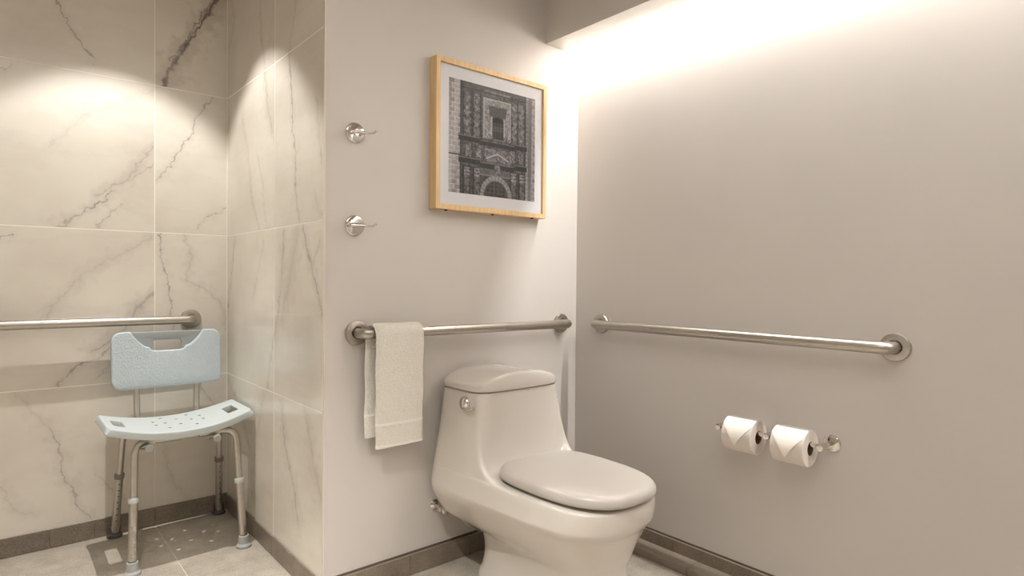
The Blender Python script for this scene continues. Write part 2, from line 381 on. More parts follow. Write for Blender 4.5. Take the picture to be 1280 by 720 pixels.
# ---------------------------------------------------------------- floor tiles
fx = [XL, -2.6368, -2.0368, -1.4368, -.8368, -.2368, -.001]
fy = [YF, -2.55, -1.95, -1.35, -.75, -.15, .4501, YA-.001]
for i in range(len(fx)-1):
    for j in range(len(fy)-1):
        x0, x1, y0, y1 = fx[i], fx[i+1], fy[j], fy[j+1]
        if x0 > XR-.01 and y0 > -.01: continue
        if x1 > XR and x0 < XR and y1 > 0: x1 = XR-.001 if y0 > .3 else x1
        parts = [(x0, x1, y0, y1)]
        if j == 5:                                   # the row that passes the end of the painted wall
            if x0 >= -1.0: parts = [(x0, x1, y0, -.001)]
            elif x1 > XR: parts = [(x0, XR-.001, y0, y1), (XR, x1, y0, -.001)]
        for (a, b, c, d) in parts:
            bm = bmesh.new()
            if j == 5 and len(parts) == 2:
                if a < XR-.01:
                    continue
                # L-shaped tile cut round the corner
                pts = [(x0+G, y0+G), (x1-G, y0+G), (x1-G, -.001), (XR-.001, -.001), (XR-.001, y1-G), (x0+G, y1-G)]
                lo = [bm.verts.new((px, py, -.01)) for px, py in pts]; hi = [bm.verts.new((px, py, 0)) for px, py in pts]
                bm.faces.new(lo[::-1]); bm.faces.new(hi)
                for k in range(6): bm.faces.new((lo[k], lo[(k+1) % 6], hi[(k+1) % 6], hi[k]))
            else:
                box(bm, (a+G, c+G, -.01), (b-G, d-G if d != -.001 else d, 0), .0008, 1)
            link('tile', bm, FLOORT, floor)

# ---------------------------------------------------------------- stone baseboards
def base_run(name, axis, cuts, wallpos, sgn, th=.011, trim=True):
    """pieces of stone along axis; wallpos = coordinate of wall face; sgn = side the stone stands on"""
    root = bpy.data.objects.new(name, None); COL.objects.link(root); tag(root, kind='structure')
    root.location = (0, 0, 0)
    f0, f1 = sorted((wallpos, wallpos+sgn*th))
    def bb(nm, a, b, z0, z1, p0, p1, m_, bev=0):
        lo, hi = ((a, p0, z0), (b, p1, z1)) if axis == 0 else ((p0, a, z0), (p1, b, z1))
        return boxo(nm, lo, hi, m_, root, bev, 1)
    for a, b in zip(cuts[:-1], cuts[1:]):
        bb('base_tile', a+.0007, b-.0007, .0005, ZB-(.002 if trim else 0), f0, f1, BASET, .0012)
    if trim:
        bb('metal_edge', cuts[0], cuts[-1], ZB-.002, ZB+.001, f0, f1, TRIMM)
        g0, g1 = sorted((wallpos, wallpos+sgn*th*.5))
        bb('shadow_gap', cuts[0], cuts[-1], ZB+.001, ZB+.006, g0, g1, CAULK)
    return root
base_run('baseboard_shower_back', 0, [XL, -2.1, -1.79, -1.647, -1.4368, XR-.001], YA, -1, .006, False)
base_run('baseboard_shower_side', 1, [.0, .233, .4501, YA-.007], XR, -1, .006, False)
base_run('baseboard_back', 0, [XR, -.8368, -.5768, -.2768, -.011], 0, -1)
base_run('baseboard_right', 1, [YF, -2.92, -2.32, -1.72, -1.12, -.521, 0], 0, -1)
# low stone curb in front of the right baseboard
curb = bpy.data.objects.new('trim_3', None); COL.objects.link(curb); tag(curb, kind='structure')
for a, b in ((YF, -2.55), (-2.55, -1.95), (-1.95, -1.35), (-1.35, -.63), (-.63, -.0115)):
    boxo('curb_tile', (-.085, a+.0007, .0002), (-.0112, b-.0007, .030), CURBT, curb, .003, 2)

# ---------------------------------------------------------------- grab bars
def grab_bar(name, a, b, wall_n, label, stand=.062, r=.0175):
    """a, b: points on the wall face; wall_n: unit vector out of the wall"""
    a, b, n = Vector(a), Vector(b), Vector(wall_n)
    root = empty(name, (a+b)/2, label, 'grab bar'); T = Matrix.Translation(-root.location)
    bm = tube(bmesh.new(), fillet([a+n*.002, a+n*stand, b+n*stand, b+n*.002], .032, 10), r, 28); bm.transform(T)
    autosmooth(link('bar', bm, STEEL, root), 60)
    for p in (a, b):
        bm = lathe(bmesh.new(), [(.0, .0005), (.0395, .0005), (.0405, .004), (.0405, .009), (.0385, .0125), (.034, .0138), (r+.003, .0142), (r+.003, .006)], p, n, 48); bm.transform(T)
        fl = autosmooth(link('flange', bm, STEEL, root), 40)
    return root
HB = .862
grab_bar('grab_bar', (-2.55, YA, HB), (-1.3018, YA, HB), (0, -1, 0), 'brushed steel grab bar on the marble shower wall above the shower chair')
grab_bar('grab_bar', (-1.042, 0, HB+.003), (-.0987, 0, HB-.003), (0, -1, 0), 'brushed steel grab bar behind the toilet with a white towel over it')
grab_bar('grab_bar', (0, -.1517, HB), (0, -1.2482, HB), (-1, 0, 0), 'bare brushed steel grab bar on the right wall above the paper rolls')

# ---------------------------------------------------------------- robe hooks
def robe_hook(z, label):
    root = empty('robe_hook', (-1.05, 0, z), label, 'hook')
    autosmooth(link('disc', lathe(bmesh.new(), [(0, .0003), (.0315, .0003), (.033, .002), (.033, .005), (.0305, .0075), (.029, .008), (0, .0085)], (0, 0, 0), (0, -1, 0), 48), CHROME, root), 30)
    autosmooth(link('post', tube(bmesh.new(), [(0, -.008, 0), (0, -.018, 0)], .009, 20), CHROME, root), 50)
    bm = tube(bmesh.new(), fillet([(-.026, -.020, 0), (.026, -.020, 0)], .01), .0065, 18)
    autosmooth(link('crossbar', bm, CHROME, root), 50)
    for s in (-1, 1):
        bm = tube(bmesh.new(), fillet([(s*.022, -.021, 0), (s*.034, -.030, -.002), (s*.043, -.050, -.003), (s*.046, -.058, .002)], .008, 5), .0036, 14)
        lathe(bm, [(0, -.005), (.0035, -.0035), (.005, 0), (.0035, .0035), (0, .005)], (s*.046, -.0585, .003), (0, 0, 1), 14)
        autosmooth(link('prong', bm, CHROME, root), 50)
robe_hook(1.518, 'upper chrome robe hook on the painted wall left of the framed picture')
robe_hook(1.216, 'lower chrome robe hook on the painted wall, above the towel')

# ---------------------------------------------------------------- framed print
def wood(name):
    M = mat(name, srgb(226, 186, 128), .45, spec=.35); nt = M.node_tree; b = nt.nodes['Principled BSDF']
    tc = nt.nodes.new('ShaderNodeTexCoord'); mp = nt.nodes.new('ShaderNodeMapping'); mp.inputs['Scale'].default_value = (60, 60, 3)
    n = nt.nodes.new('ShaderNodeTexNoise'); n.inputs['Scale'].default_value = 1.5; n.inputs['Detail'].default_value = 5
    nt.links.new(tc.outputs['Object'], mp.inputs[0]); nt.links.new(mp.outputs[0], n.inputs['Vector'])
    r = nt.nodes.new('ShaderNodeValToRGB'); r.color_ramp.elements[0].position = .3; r.color_ramp.elements[1].position = .7
    r.color_ramp.elements[0].color = srgb(206, 172, 124); r.color_ramp.elements[1].color = srgb(226, 196, 152)
    nt.links.new(n.outputs['Fac'], r.inputs[0]); nt.links.new(r.outputs[0], b.inputs['Base Color'])
    return M
WOODV = wood('light maple wood')
MATB = mat('white mat board', srgb(238, 237, 240), .85, noise=.01, bump=.1, bscale=500)
FX0, FX1, FZ0, FZ1, FD, FWd = -.764, -.230, 1.293, 1.832, .045, .018
pic = empty('framed_print', ((FX0+FX1)/2, 0, FZ0), 'square framed black and white print of a carved stone facade in a light wood frame', 'picture')
T = Matrix.Translation(-pic.location)
def frame_side(pts):   # mitred moulding piece from four front corners
    bm = bmesh.new(); f = [bm.verts.new((x, -FD, z)) for x, z in pts]; k = [bm.verts.new((x, -.0008, z)) for x, z in pts]
    bm.faces.new(f); bm.faces.new(k[::-1])
    for i in range(4): bm.faces.new((f[i], k[i], k[(i+1) % 4], f[(i+1) % 4]))
    bmesh.ops.bevel(bm, geom=bm.edges[:], offset=.0008, segments=1, affect='EDGES'); bm.transform(T); return bm
o4 = [(FX0, FZ0), (FX1, FZ0), (FX1, FZ1), (FX0, FZ1)]; i4 = [(FX0+FWd, FZ0+FWd), (FX1-FWd, FZ0+FWd), (FX1-FWd, FZ1-FWd), (FX0+FWd, FZ1-FWd)]
for k in range(4):
    link('frame_side', frame_side([o4[k], o4[(k+1) % 4], i4[(k+1) % 4], i4[k]]), WOODV, pic)
bm = box(bmesh.new(), (FX0+FWd, -.034, FZ0+FWd), (FX1-FWd, -.020, FZ1-FWd)); bm.transform(T); link('mat_board', bm, MATB, pic)
# the printed facade: flat, painted per vertex on a fine grid
rng = np.random.RandomState(5)
NG = 190
nz = rng.rand(NG+1, NG+1)
def vnoise(scale, seed):
    r = np.random.RandomState(seed); k = int(NG/scale)+3; g = r.rand(k, k); out = np.zeros((NG+1, NG+1))
    idx = np.arange(NG+1)/scale; i0 = idx.astype(int); f = idx-i0; f = f*f*(3-2*f)
    for a in (0, 1):
        for b in (0, 1):
            out += np.outer(f if a else 1-f, f if b else 1-f)*g[np.ix_(i0+a, i0+b)]
    return out
VV, UU = np.meshgrid(np.linspace(0, 1, NG+1), np.linspace(0, 1, NG+1), indexing='ij')  # v from the top
orn = vnoise(1.6, 1)*.6+vnoise(3.6, 2)*.4; orn = .5+(orn-.5)*1.25; big = vnoise(22, 3)
val = .26+.28*(orn-.5)+.10*(big-.5)
def rect(u0, u1, v0, v1): return (UU >= u0) & (UU < u1) & (VV >= v0) & (VV < v1)
def setv(mk, f): val[mk] = f[mk] if isinstance(f, np.ndarray) else f
# stone side piers with coursed blocks
for (u0, u1, dk, sd) in ((0, .125, .50, 0), (.875, 1.01, .40, 7)):
    mk = rect(u0, u1, 0, 1.01); row = np.floor((VV+sd*.003)/.042); off = (row % 2)*.5
    cu = (UU-u0)/(.062)+off; blk = np.abs(np.sin((row*12.9898+np.floor(cu)*78.233+sd)*1.7))
    c = dk+.16*(blk-.5)+.10*(orn-.5)
    c = np.where(((VV+sd*.003) % .042 < .005) | (cu % 1 < .07), c+.14, c)
    setv(mk, c)
setv(rect(.915, .955, 0, 1.01), .34+.1*(orn-.5)); setv(rect(.865, .882, 0, 1.01), .13+0*orn); setv(rect(.118, .135, 0, 1.01), .15+0*orn)
# upper ornamented columns
for c in (.195, .30, .745, .825):
    mk = rect(c-.042, c+.042, .09, .475); x = (UU-c)/.042
    setv(mk, .36*(1-.45*x*x)+.34*(orn-.5)+.05*np.sin(VV*90+np.abs(x)*3))
    setv(rect(c-.05, c-.042, .06, .49), .12+0*orn); setv(rect(c+.042, c+.05, .06, .49), .12+0*orn)
    setv(rect(c-.045, c+.045, .055, .09), .22+.2*(orn-.5))
setv(rect(.13, .87, 0, .05), .25+.2*(orn-.5)); setv(rect(.38, .68, .03, .06), .36+.3*(orn-.5)); setv(rect(.13, .87, .05, .062), .14+0*orn)
# window surround, splayed reveal, window
setv(rect(.372, .70, .105, .47), .44+.34*(orn-.5))
for a in ((.372, .385), (.69, .70)): setv(rect(a[0], a[1], .10, .47), .56+0*orn)
setv(rect(.372, .70, .10, .112), .58+0*orn)
t = (VV-.16)/.30; uc = .54; hw = .11-.05*np.clip(t, 0, 1)
setv((np.abs(UU-uc) < hw) & rect(0, 1, .165, .46), .22+.06*(orn-.5)+.05*(t))
setv((np.abs(UU-uc) < .066) & rect(0, 1, .285, .465), .16+0*orn)
setv((((UU-uc)/.066)**2+((VV-.30)/.04)**2 < 1), .09+0*orn)
setv((np.abs(UU-uc) < .055) & rect(0, 1, .31, .45), .15+.16*((VV*60) % 1 < .2)+.1*((UU*35) % 1 < .18))
setv((np.abs(UU-uc) >= .066) & (np.abs(UU-uc) < .085) & rect(0, 1, .26, .46), .55+.1*(orn-.5))
setv(rect(.40, .68, .44, .475) & (np.abs(UU-uc) > .06), .42+.5*(orn-.5))
# entablatures (dark cornices with a bright edge)
for v0, v1, e in ((.485, .53, .02), (.68, .725, .02)):
    st = np.where(np.abs(UU-uc) < .20, e, 0)
    setv(rect(.10, .90, v0, v1+.02) & (VV > v0+st) & (VV < v1+st), .14+.08*(orn-.5))
    setv(rect(.10, .90, v0-.01, v1+.04) & (VV > v0+st-.010) & (VV < v0+st), .34+.1*(orn-.5))
setv(rect(0, .13, .655, .668), .16+0*orn)
# middle frieze
setv(rect(.13, .87, .54, .67), .24+.22*(orn-.5))
for c in (.21, .325, .715, .82): setv(rect(c-.03, c+.03, .55, .66), .38+.4*(orn-.5))
setv((np.abs(UU-uc) < .15) & rect(0, 1, .56, .675), .37+.4*(orn-.5))
tri = np.abs((VV-.60)-np.abs(UU-uc)*.42); setv((tri < .008) & (np.abs(UU-uc) < .13), .58+0*orn)
# lower storey
setv(rect(.13, .87, .745, 1.01), .21+.20*(orn-.5))
setv(rect(.30, .72, .75, .80), .30+.12*(orn-.5)); setv(rect(.33, .70, .80, .812), .42+0*orn)
setv((np.abs(UU-uc) < .032) & rect(0, 1, .71, .83), .36+.4*(orn-.5))
for c in (.195, .305, .735, .84):
    setv(rect(c-.03, c+.03, .76, .85), .40+.3*(orn-.5)+.1*np.sin(VV*200)); setv(rect(c-.026, c+.026, .85, 1.01), .30+.35*(orn-.5)); setv(rect(c-.045, c-.032, .75, 1.01), .12+0*orn)
ua, va = .525, 1.0
rr = np.sqrt((UU-ua)**2+((VV-va)*.95)**2)
setv((rr < .185) & (VV < 1.01), .46+.16*(orn-.5)+.05*np.sin(np.arctan2(VV-va, UU-ua)*28)); setv(rr < .145, .33+0*orn); setv(rr < .135, .17+.12*(orn-.5))
setv((rr < .13) & (((UU*22) % 1 < .14) | ((VV*26) % 1 < .16)), .28+0*orn)
val = np.clip(val*1.08+.09, .08, .9)
PX0, PX1, PZ0, PZ1 = -.704, -.2855, 1.358, 1.769
me = bpy.data.meshes.new('facade_print')
xs = PX0+(PX1-PX0)*UU.ravel(); zs = PZ1-(PZ1-PZ0)*VV.ravel()
verts = [(xs[i]-pic.location.x, -.0345, zs[i]-pic.location.z) for i in range(len(xs))]
faces = [(j*(NG+1)+i, (j+1)*(NG+1)+i, (j+1)*(NG+1)+i+1, j*(NG+1)+i+1) for j in range(NG) for i in range(NG)]
me.from_pydata(verts, [], faces)
ca = me.color_attributes.new('ink', 'FLOAT_COLOR', 'POINT')
lin = (val**2.2).ravel(); colr = np.ones((len(lin), 4)); colr[:, 0] = lin*1.02; colr[:, 1] = lin*.96; colr[:, 2] = lin*.97
ca.data.foreach_set('color', colr.ravel().astype(np.float32))
PRM = mat('grey ink print', (1, 1, 1, 1), .8); at = PRM.node_tree.nodes.new('ShaderNodeAttribute'); at.attribute_name = 'ink'
PRM.node_tree.links.new(at.outputs['Color'], PRM.node_tree.nodes['Principled BSDF'].inputs['Base Color'])
tag(link('facade_print', me, PRM, pic), 'black and white printed photograph of a carved church front')
# thin glazing in front of the print
GL = bpy.data.materials.new('thin clear glazing'); GL.use_nodes = True; nt = GL.node_tree; nt.nodes.clear()
ou = nt.nodes.new('ShaderNodeOutputMaterial'); mxs = nt.nodes.new('ShaderNodeMixShader'); tr = nt.nodes.new('ShaderNodeBsdfTransparent'); gs = nt.nodes.new('ShaderNodeBsdfGlossy')
gs.inputs['Roughness'].default_value = .3; fr = nt.nodes.new('ShaderNodeFresnel'); fr.inputs['IOR'].default_value = 1.22
nt.links.new(fr.outputs[0], mxs.inputs[0]); nt.links.new(tr.outputs[0], mxs.inputs[1]); nt.links.new(gs.outputs[0], mxs.inputs[2]); nt.links.new(mxs.outputs[0], ou.inputs[0])
bm = bmesh.new(); vv = [bm.verts.new((x, -.0385, z)) for x, z in i4]; bm.faces.new(vv); bm.transform(T)
gl = link('glass_pane', bm, GL, pic)
for k in (.10, .5, .88):   # dark bumper screws under the frame
    x = FX0+(FX1-FX0)*k
    bm = lathe(bmesh.new(), [(0, 0), (.006, 0), (.005, .004), (0, .005)], (x, -.030, FZ0), (0, 0, -1), 16); bm.transform(T); link('bumper', bm, DARK, pic)

# ---------------------------------------------------------------- towel
TOW = mat('cream terry cloth', srgb(244, 239, 229), .95, noise=.05, nscale=200, bump=1.0, bscale=260, spec=.1, bdist=.007)
TOWB = mat('cream woven towel band', srgb(250, 246, 238), .9, noise=.015, nscale=500, bump=.5, bscale=700, spec=.1)
tw = empty('hand_towel', (-.92, -.062, .90), 'folded cream terry towel draped over the grab bar behind the toilet', 'towel')
def towel_sheet(x0, x1, zb, ys, zt, side, bulge, thick, zlo=None, zhi=None, zr=None, rr=.024):
    """one hanging leaf: side=+1 front (towards room), goes over the bar top to its middle"""
    path = []
    ctr = Vector((0, -.062, HB)); R = rr
    n = 44
    for i in range(n+1 if not zr else 7):
        z = zb+(HB-zb)*i/n if not zr else zr[0]+(zr[1]-zr[0])*i/6; path.append((ys(z), z))
    if side and not zr:
        for i in range(1, 13):
            a = PI*i/12*1.0
            path.append((-.062-side*R*math.cos(a), HB+R*math.sin(a)))
    bm = bmesh.new(); rows = []
    nx = 26
    for j, (y, z) in enumerate(path):
        row = []
        for i in range(nx+1):
            t = i/nx; x = x0+(x1-x0)*t
            s = 2*t-1; edge = math.sqrt(max(0, 1-abs(s)**10))
            wob = .0010*math.sin(5*t+z*9)
            zz = z+(.006*(t-.5) if j < 3 and not zr else 0)
            row.append((x+.0012*math.sin(z*40)+((y+.0905)*.55 if side and z < HB else 0), y, zz, wob, edge))
        rows.append(row)
    # thick closed body with rounded side folds
    def pt(j, i, off):
        x, y, z, wob, e = rows[j][i]
        a = path[max(j-1, 0)]; b = path[min(j+1, len(path)-1)]
        tx, tz = b[0]-a[0], b[1]-a[1]; l = math.hypot(tx, tz) or 1; ny, nzz = -tz/l, tx/l
        d = off*thick*.5*e+wob
        return (x, y+ny*d, z+nzz*d)
    rings = []
    for j in range(len(rows)):
        rings.append([pt(j, i, 1) for i in range(nx+1)]+[pt(j, i, -1) for i in range(nx, -1, -1)])
    skin_rings(bm, rings)
    bmesh.ops.remove_doubles(bm, verts=bm.verts, dist=1e-5)
    bm.transform(Matrix.Translation(-tw.location))
    return bm
ff = lambda z: -.0905+.040*max(0, (HB-z)/.38)**1.3
yf = lambda z: -.062-.030-.004*(HB-z)/.38+.012*((HB-z)/.38)**2
yb = lambda z: -.062+.024-.000*(HB-z)
# front leaf runs over the bar and down the back a little; back leaf hangs behind, shifted left
bm = towel_sheet(-1.018, -.838, .484, ff, HB, 1, 0, .016, rr=.0285)
autosmooth(link('front_fold', bm, TOW, tw), 60)
bm = towel_sheet(-1.027, -.835, .522, lambda z: -.0335, HB, 0, 0, .014, rr=.0285)
autosmooth(link('back_fold', bm, TOW, tw), 60)
for a, b, nm in ((.560, .569, 'woven_band'), (.486, .493, 'hem')):
    autosmooth(link(nm, towel_sheet(-1.0185, -.8375, .484, ff, HB, 1, 0, .0182, zr=(a, b)), TOWB, tw), 60)
autosmooth(link('woven_band', towel_sheet(-1.0275, -.8345, .522, lambda z: -.0335, HB, 0, 0, .0162, zr=(.590, .598)), TOWB, tw), 60)

# ---------------------------------------------------------------- toilet
X0 = -.545
toilet = empty('toilet', (X0, -.4, 0), 'white one-piece toilet with closed lid standing below the framed picture', 'toilet')
TL = Matrix.Translation(-toilet.location)
RINGS = [  # z, then ten half-outline points (half width, y) from back centre to front centre
 (0.0,   [(0, -.150), (.06, -.151), (.10, -.156), (.122, -.182), (.134, -.26), (.136, -.40), (.134, -.54), (.112, -.65), (.064, -.700), (0, -.714)]),
 (.02,   [(0, -.152), (.06, -.153), (.10, -.158), (.121, -.184), (.132, -.26), (.134, -.40), (.132, -.54), (.110, -.65), (.063, -.698), (0, -.712)]),
 (.055,  [(0, -.162), (.055, -.163), (.09, -.168), (.110, -.192), (.121, -.26), (.123, -.40), (.123, -.54), (.104, -.64), (.060, -.688), (0, -.701)]),
 (.12,   [(0, -.172), (.055, -.173), (.09, -.178), (.107, -.202), (.115, -.27), (.119, -.40), (.120, -.54), (.103, -.635), (.060, -.682), (0, -.694)]),
 (.172,  [(0, -.165), (.06, -.166), (.10, -.170), (.118, -.195), (.126, -.27), (.132, -.40), (.131, -.54), (.112, -.638), (.064, -.684), (0, -.696)]),
 (.196,  [(0, -.070), (.08, -.072), (.13, -.080), (.150, -.110), (.152, -.22), (.148, -.38), (.144, -.54), (.120, -.642), (.070, -.690), (0, -.702)]),
 (.225,  [(0, -.032), (.10, -.033), (.16, -.040), (.186, -.070), (.182, -.20), (.170, -.37), (.159, -.54), (.132, -.650), (.076, -.698), (0, -.711)]),
 (.265,  [(0, -.026), (.11, -.026), (.185, -.029), (.212, -.060), (.208, -.19), (.193, -.36), (.178, -.54), (.147, -.662), (.086, -.712), (0, -.727)]),
 (.298,  [(0, -.025), (.12, -.025), (.200, -.028), (.229, -.056), (.226, -.18), (.210, -.35), (.193, -.54), (.161, -.672), (.095, -.726), (0, -.743)]),
 (.316,  [(0, -.025), (.12, -.025), (.203, -.028), (.234, -.055), (.232, -.175), (.218, -.34), (.202, -.54), (.170, -.680), (.102, -.738), (0, -.756)]),
 (.326,  [(0, -.025), (.12, -.025), (.2035, -.028), (.235, -.055), (.2335, -.172), (.2205, -.335), (.2055, -.54), (.1735, -.684), (.105, -.743), (0, -.762)]),
 (.334,  [(0, -.025), (.12, -.025), (.203, -.028), (.235, -.055), (.2335, -.170), (.2205, -.33), (.2055, -.54), (.1745, -.686), (.106, -.745), (0, -.765)]),
 (.372,  [(0, -.025), (.12, -.025), (.199, -.028), (.231, -.055), (.230, -.160), (.220, -.31), (.202, -.53), (.174, -.686), (.108, -.748), (0, -.769)]),
 (.389,  [(0, -.025), (.12, -.025), (.197, -.028), (.2285, -.055), (.228, -.150), (.219, -.295), (.200, -.50), (.172, -.682), (.106, -.746), (0, -.767)]),
 (.3945, [(0, -.025), (.12, -.025), (.196, -.028), (.2275, -.055), (.227, -.145), (.218, -.285), (.196, -.47), (.164, -.665), (.100, -.732), (0, -.752)]),
 (.3965, [(0, -.025), (.12, -.025), (.196, -.028), (.227, -.055), (.2265, -.142), (.217, -.280), (.191, -.43), (.150, -.48), (.085, -.50), (0, -.505)]),
 (.400,  [(0, -.025), (.12, -.025), (.195, -.028), (.2265, -.055), (.226, -.140), (.2165, -.272), (.195, -.365), (.150, -.338), (.080, -.318), (0, -.315)]),
 (.415,  [(0, -.025), (.12, -.025), (.192, -.028), (.223, -.055), (.223, -.138), (.2155, -.260), (.201, -.322), (.160, -.302), (.080, -.288), (0, -.286)]),
 (.455,  [(0, -.025), (.12, -.025), (.184, -.029), (.215, -.055), (.216, -.135), (.212, -.245), (.200, -.290), (.168, -.286), (.080, -.274), (0, -.272)]),
 (.54,   [(0, -.026), (.12, -.026), (.172, -.030), (.200, -.055), (.202, -.130), (.200, -.235), (.190, -.267), (.160, -.273), (.080, -.268), (0, -.267)]),
 (.62,   [(0, -.028), (.12, -.028), (.164, -.032), (.189, -.056), (.191, -.128), (.189, -.228), (.181, -.256), (.152, -.266), (.080, -.265), (0, -.264)]),
 (.660,  [(0, -.030), (.12, -.030), (.160, -.034), (.184, -.058), (.186, -.126), (.184, -.225), (.176, -.251), (.148, -.261), (.080, -.262), (0, -.262)]),
 (.6635, [(0, -.034), (.11, -.034), (.155, -.038), (.179, -.060), (.181, -.126), (.179, -.221), (.171, -.246), (.144, -.256), (.080, -.257), (0, -.257)]),
]
cols = []
full = []
for z, h in RINGS:
    ring = [(X0-wd, y, z) for wd, y in h] + [(X0+wd, y, z) for wd, y in h[-2:0:-1]]
    full.append(crom(ring, 6, True))
nr = len(full[0])
colsp = [crom([full[j][k] for j in range(len(full))], 5) for k in range(nr)]
rings = [[colsp[k][j] for k in range(nr)] for j in range(len(colsp[0]))]
bm = skin_rings(bmesh.new(), rings); bm.transform(TL)
autosmooth(link('body', bm, CERAM, toilet), 50)
# tank lid
def sell(t, a, b, n):
    c, s = math.cos(t), math.sin(t)
    return (a*math.copysign(abs(c)**(2/n), c), b*math.copysign(abs(s)**(2/n), s))
cy, hy, hx = -.1485, .1245, .193
lr = []
def prof(f, s):
    r = []
    for k in range(96):
        px, py = sell(2*PI*k/96, hx*s, hy*s, 5.5)
        u = px/hx
        r.append((X0+px, cy+py,   .6665+(.020+.038*(1-abs(u)**2.5))*f))
    return r
for f, s in ((0, .955), (0, .985), (.08, 1.0), (.40, 1.0), (.66, .997), (.82, .988), (.92, .972), (.98, .945), (1.0, .90), (1.0, .8), (1.0, .6), (1.0, .35), (1.0, .1)): lr.append(prof(f, s))
bm = skin_rings(bmesh.new(), lr); bm.transform(TL); autosmooth(link('tank_lid', bm, CERAM, toilet), 60)
# seat ring and lid
def egg(t, grow=0, sc=1):
    c, s = math.cos(t), math.sin(t)
    n = 2.7 if s < 0 else 3.3; b = (.283 if s < 0 else .205)+grow; a = .186+grow
    return (sc*a*math.copysign(abs(c)**(2/n), c), sc*b*math.copysign(abs(s)**(2/n), s))
CYL = -.497
def egg_ring(z, grow, sc=1, crown=0):
    r = []
    for k in range(112):
        px, py = egg(2*PI*k/112, grow, sc); r.append((X0+px, CYL+py, z+crown*(1-(px/.186)**2)*.5-crown*.5*((py/.29)**2)))
    return r
bm = skin_rings(bmesh.new(), [egg_ring(.3975, -.03), egg_ring(.3975, -.024), egg_ring(.4035, -.023), egg_ring(.406, -.026)]); bm.transform(TL)
autosmooth(link('seat_ring', bm, PLAST, toilet), 50)
er = [egg_ring(.4065, -.022), egg_ring(.4050, -.004), egg_ring(.4075, .0), egg_ring(.416, .001), egg_ring(.426, -.0005), egg_ring(.434, -.005), egg_ring(.4395, -.013), egg_ring(.4425, -.025), egg_ring(.444, -.045, 1, .003)]
for s in (.72, .5, .3, .1): er.append(egg_ring(.4445+.002*(1-s), -.025, s, .004))
bm = skin_rings(bmesh.new(), er); bm.transform(TL)
lid = autosmooth(link('seat_lid', bm, PLAST, toilet), 60)
for s in (-1, 1):
    bm = tube(bmesh.new(), [(X0+s*.075-.022, -.300, .406), (X0+s*.075+.022, -.300, .406)], .009, 16); bm.transform(TL); autosmooth(link('hinge', bm, PLAST, toilet), 50)
# flush lever on the left side of the tank
HX, HY, HZ = X0-.1905, -.192, .624
bm = lathe(bmesh.new(), [(0, -.004), (.0235, -.004), (.0245, 0), (.0240, .006), (.0200, .0115), (.012, .0150), (0, .0162)], (HX, HY, HZ), (-1, 0, 0), 36); bm.transform(TL)
hd = autosmooth(link('flush_handle', bm, CHROME, toilet), 60); tag(hd, 'polished chrome flush lever')
bm = tube(bmesh.new(), fillet([(HX-.004, HY+.012, HZ-.010), (HX-.012, HY-.010, HZ-.016), (HX-.014, HY-.038, HZ-.016), (HX-.012, HY-.062, HZ-.007)], .01, 5), .0055, 14); bm.transform(TL)
autosmooth(link('lever', bm, CHROME, hd), 60)

# water stop valve with its hose
vx, vz = -.732, .224
valve = empty('water_valve', (vx, 0, vz), 'chrome water stop valve on the wall at the lower left of the toilet', 'valve')
TV = Matrix.Translation(-valve.location)
bm = lathe(bmesh.new(), [(0, .0004), (.019, .0004), (.019, .002), (.013, .008), (.007, .010), (.007, .045), (0, .045)], (vx, 0, vz), (0, -1, 0), 32); bm.transform(TV); autosmooth(link('escutcheon', bm, CHROME, valve), 40)
bm = lathe(bmesh.new(), [(0, -.014), (.008, -.014), (.010, -.010), (.010, .010), (.008, .014), (0, .014)], (vx, -.050, vz), (1, 0, 0), 24); bm.transform(TV); autosmooth(link('valve_body', bm, CHROME, valve), 40)
bm = lathe(bmesh.new(), [(0, 0), (.006, 0), (.006, .008), (.0125, .010), (.014, .014), (.014, .019), (.011, .022), (0, .023)], (vx, -.056, vz), (0, -1, -.1), 12); bm.transform(TV); autosmooth(link('handwheel', bm, CHROME, valve), 40)
bm = tube(bmesh.new(), crom([(vx+.010, -.052, vz), (vx+.05, -.058, vz-.012), (vx+.10, -.075, vz-.075), (vx+.15, -.09, vz-.10), (vx+.19, -.10, vz-.06), (vx+.20, -.10, vz-.02)], 8), .0055, 12); bm.transform(TV)
autosmooth(link('hose', bm, STEEL, valve), 60)

# ---------------------------------------------------------------- toilet paper holder and rolls
AX, AZ = -.080, .553
hold = empty('paper_holder', (0, -.916, AZ), 'chrome double toilet paper holder on the right wall, three posts', 'paper holder')
TH = Matrix.Translation(-hold.location)
for y in (-1.081, -.916, -.748):
    bm = lathe(bmesh.new(), [(0, .0004), (.0245, .0004), (.026, .002), (.026, .006), (.0235, .0085), (.010, .009), (.0095, .02), (.0095, .064), (0, .064)], (0, y, AZ), (-1, 0, 0), 36); bm.transform(TH)
    p_ = autosmooth(link('post', bm, CHROME, hold), 35)
    bm = lathe(bmesh.new(), [(0, .060), (.0095, .060), (.0105, .063), (.0105, .088), (.0095, .0905), (0, .091)], (0, y, AZ), (-1, 0, 0), 32); bm.transform(TH)
    autosmooth(link('end_cap', bm, CHROME, p_), 35)
for y0, y1 in ((-1.0715, -.9255), (-.9065, -.7575)):
    bm = tube(bmesh.new(), [(AX+.005, y0, AZ), (AX+.005, y1, AZ)], .0085, 20); bm.transform(TH); autosmooth(link('spindle', bm, CHROME, hold), 40)
